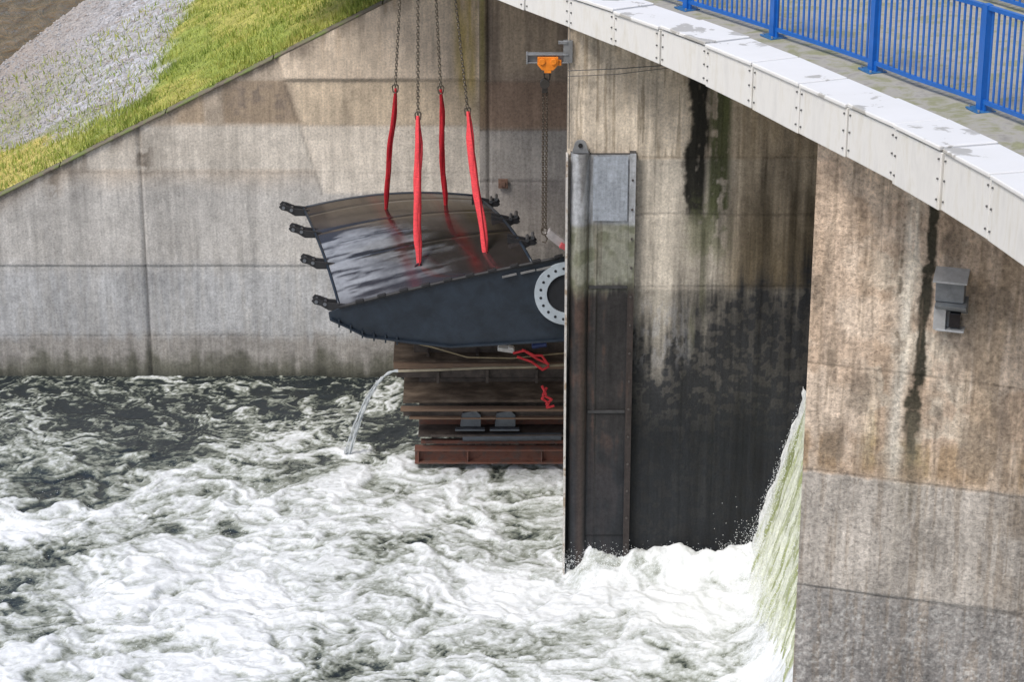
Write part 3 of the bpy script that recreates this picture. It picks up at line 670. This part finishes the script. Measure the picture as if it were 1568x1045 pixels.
b=B();b.box((-.2,49.72,2.56),(4.5,.14,.10));b.box((-.25,47.95,1.92),(4.3,.10,.12));b.box((-.2,47.45,1.18),(4.1,.16,.06));b.box((-.1,47.45,.99),(3.95,.14,.035));b.box((-1.1,48.9,2.35),(2.6,.10,.09),Matrix.Rotation(.10,3,'Y'));b.box((.3,48.4,2.16),(3.0,.12,.07),Matrix.Rotation(-.03,3,'Y'))
b.obj('timber_beams',wood2,pl,.008)
b=B();b.box((-.25,47.98,1.75),(4.2,.03,.20));b.box((-.2,47.50,1.08),(4.0,.03,.16))
for x in (-1.7,-.7,.3,1.2): b.box((x,48.75,2.28),(.05,1.4,.06),Matrix.Rotation(.28,3,'X'));b.box((x+.2,47.9,1.72),(.06,.10,.30))
b.box((-.05,48.1,.95),(3.7,.05,1.3));b.box((-.05,48.3,1.9),(3.9,.05,.9));b.box((-.1,47.6,.62),(3.6,.5,.05));b.obj('back_plates',dks,pl,.005)
b=B()
for z in(.03,.31): b.box((-.1,47.4,z+.02),(3.75,.26,.035))
b.box((-.1,47.42,.19),(3.75,.03,.26))
for x in(-1.9,-.9,.6,1.1): b.box((x,47.36,.18),(.025,.16,.26))
b.box((-.3,47.9,.72),(3.2,.12,.12));b.box((-.1,47.5,.44),(3.5,.10,.08));b.obj('rusty_girder',rust,pl,.005)
b=B()
for x in(-.85,-.15):
    b.prism([(x-.20,47.40,.80),(x+.22,47.40,.80),(x+.22,47.40,1.06),(x+.12,47.40,1.16),(x-.16,47.40,1.10)],(0,.25,0));b.box((x,47.38,.76),(.6,.12,.04))
b.tube([(-1.0,47.42,.56),(1.0,47.42,.58)],.085,12);b.obj('steel_brackets',mat('blue_grey_steel',(.085,.095,.108),.5,.3),pl,.008)
b=B();
for x in(-1.6,-.6,.7,1.5): b.box((x,50.0,1.3),(.14,3.6,.14));b.box((x,48.35,1.2),(.12,.12,2.1))
b.obj('support_beams',dks,pl)
b=B();b.tube([(-2.35,47.9,2.52),(-1.6,47.95,2.32),(-.9,47.9,2.12),(0,47.9,2.1),(1.5,47.95,2.24)],.014,6);b.obj('rope',mat('rope',(.38,.31,.19),.9),pl)
b=B();b.tube([(-2.30,47.75,2.05),(-1.5,47.72,2.09),(-.6,47.75,2.12),(.3,47.75,2.14),(1.6,47.8,2.2)],.028,8);b.obj('water_hose',mat('hose_pale',(.36,.31,.22),.6),None,0,True)
b=B();b.box((-.12,47.9,2.48),(.34,.20,.09),Matrix.Rotation(.15,3,'Y'));b.box((-.02,47.85,2.53),(.12,.14,.05),Matrix.Rotation(.15,3,'Y'));b.obj('white_crate',mat('white_plastic',(.68,.66,.63),.5),None,.02)
b=B();b.box((.52,47.9,2.72),(.16,.12,.34),Matrix.Rotation(.3,3,'Y'));b.tube([(.40,47.85,2.55),(.7,47.85,2.6)],.06,8);b.obj('blue_pump',mat('blue_plastic',(.03,.05,.16),.4),None,.02)
b=B()
def strap(pts,r=.026):
    P=[Vector(p)+Vector((0,0,.12)) for p in pts];o=[]
    for i in range(len(P)-1):
        for k in range(6):
            t=k/6;t=t*t*(3-2*t);o.append(P[i].lerp(P[i+1],t))
    b.tube(o+[P[-1]],r,6,.4)
strap([(.02,47.75,2.32),(.25,47.7,2.40),(.5,47.7,2.22),(.75,47.7,2.10)]);strap([(.1,47.72,2.26),(.4,47.68,2.16),(.62,47.7,1.98),(.75,47.7,2.06)]);strap([(.2,47.7,2.42),(.45,47.68,2.30),(.6,47.68,2.30),(.72,47.66,2.12)])
strap([(.60,47.35,1.78),(.68,47.3,1.62),(.60,47.3,1.52),(.74,47.3,1.42),(.70,47.3,1.32),(.85,47.3,1.36)]);strap([(.7,47.35,1.74),(.62,47.3,1.6),(.8,47.3,1.5),(.68,47.3,1.38)])
b.obj('red_strap',mat('red_strap_web',(.65,.035,.045),.7))
b=B();T=np.linspace(0,1,30);jp=lambda t:(-2.28-1.10*t,47.75+.35*t,2.05+.05*t-2.1*t*t)
b.tube([jp(t) for t in T],[.028+.008*math.sin(t*40) for t in T],8,.7)
for k in range(11):
    o=random.uniform(-.08,.08);s0=random.randint(5,14);b.tube([(jp(t)[0]+o*t*1.5+random.gauss(0,.010),jp(t)[1]+random.gauss(0,.03)*t,jp(t)[2]+random.gauss(0,.012)) for t in T[s0:]],[.003+.006*abs(math.sin(i*1.3+k)) for i in range(len(T)-s0)],4)
for k in range(260): 
    t=random.uniform(.4,1.0);x,y,z=jp(t);x+=random.gauss(0,.07*t);z+=random.gauss(0,.05);r=random.uniform(.004,.010)
    b.add([(x+r,y,z),(x-r,y,z),(x,y+r,z),(x,y,z+r*2)],[(0,1,2),(0,1,3),(1,2,3),(0,2,3)])
m,nt,p=newmat('jet_water');p.inputs['Base Color'].default_value=(.75,.79,.81,1);p.inputs['Roughness'].default_value=.25;p.inputs['Transmission Weight'].default_value=.3
b.obj('water_jet',m,None,0,True)

# ---------------------------------------------------------------- junction box / flood lamp on right pier
jb=empty('wall_junction_box')
M=Matrix.Rotation(-math.atan2(.273,.962),3,'Z');c0=Vector((6.48,35.32,.03))
lt=mat('light_grey_steel',(.52,.54,.56),.45,.3,.15,9);md_=mat('mid_grey_steel',(.24,.26,.28),.5,.3,.2,9)
def L(x,y,z): return c0+M@Vector((x,y,0))+Vector((0,0,z))
b=B();b.box(L(0,0,8.56),(.42,.30,.38),M);b.obj('box',md_,jb,.01)
b=B();b.prism([L(-.25,.16,8.84),L(-.25,-.24,8.72),L(-.25,-.24,8.69),L(-.25,.16,8.81)],M@Vector((.50,0,0)));b.obj('hood',lt,jb,.005)
b=B();b.prism([L(-.20,.15,8.40),L(-.20,-.26,8.34),L(-.20,-.20,8.28),L(-.20,.15,8.10)],M@Vector((.46,0,0)));b.obj('cover',md_,jb,.005)
b=B();b.box(L(-.13,.0,8.08),(.18,.20,.36),M);b.box(L(.05,.10,8.08),(.22,.04,.38),M);b.box(L(.03,.0,7.90),(.42,.22,.03),M);b.obj('lamp_body',lt,jb,.008)
B().box(L(.09,-.0,8.06),(.16,.14,.22),M).obj('lamp_glass',mat('dark_glass',(.02,.02,.025),.1,0),jb,.005)
b=B();b.tube([L(.22,.12,8.3),L(.34,.14,8.1),L(.30,.14,7.9)],.012,6);b.obj('conduit',black,jb)
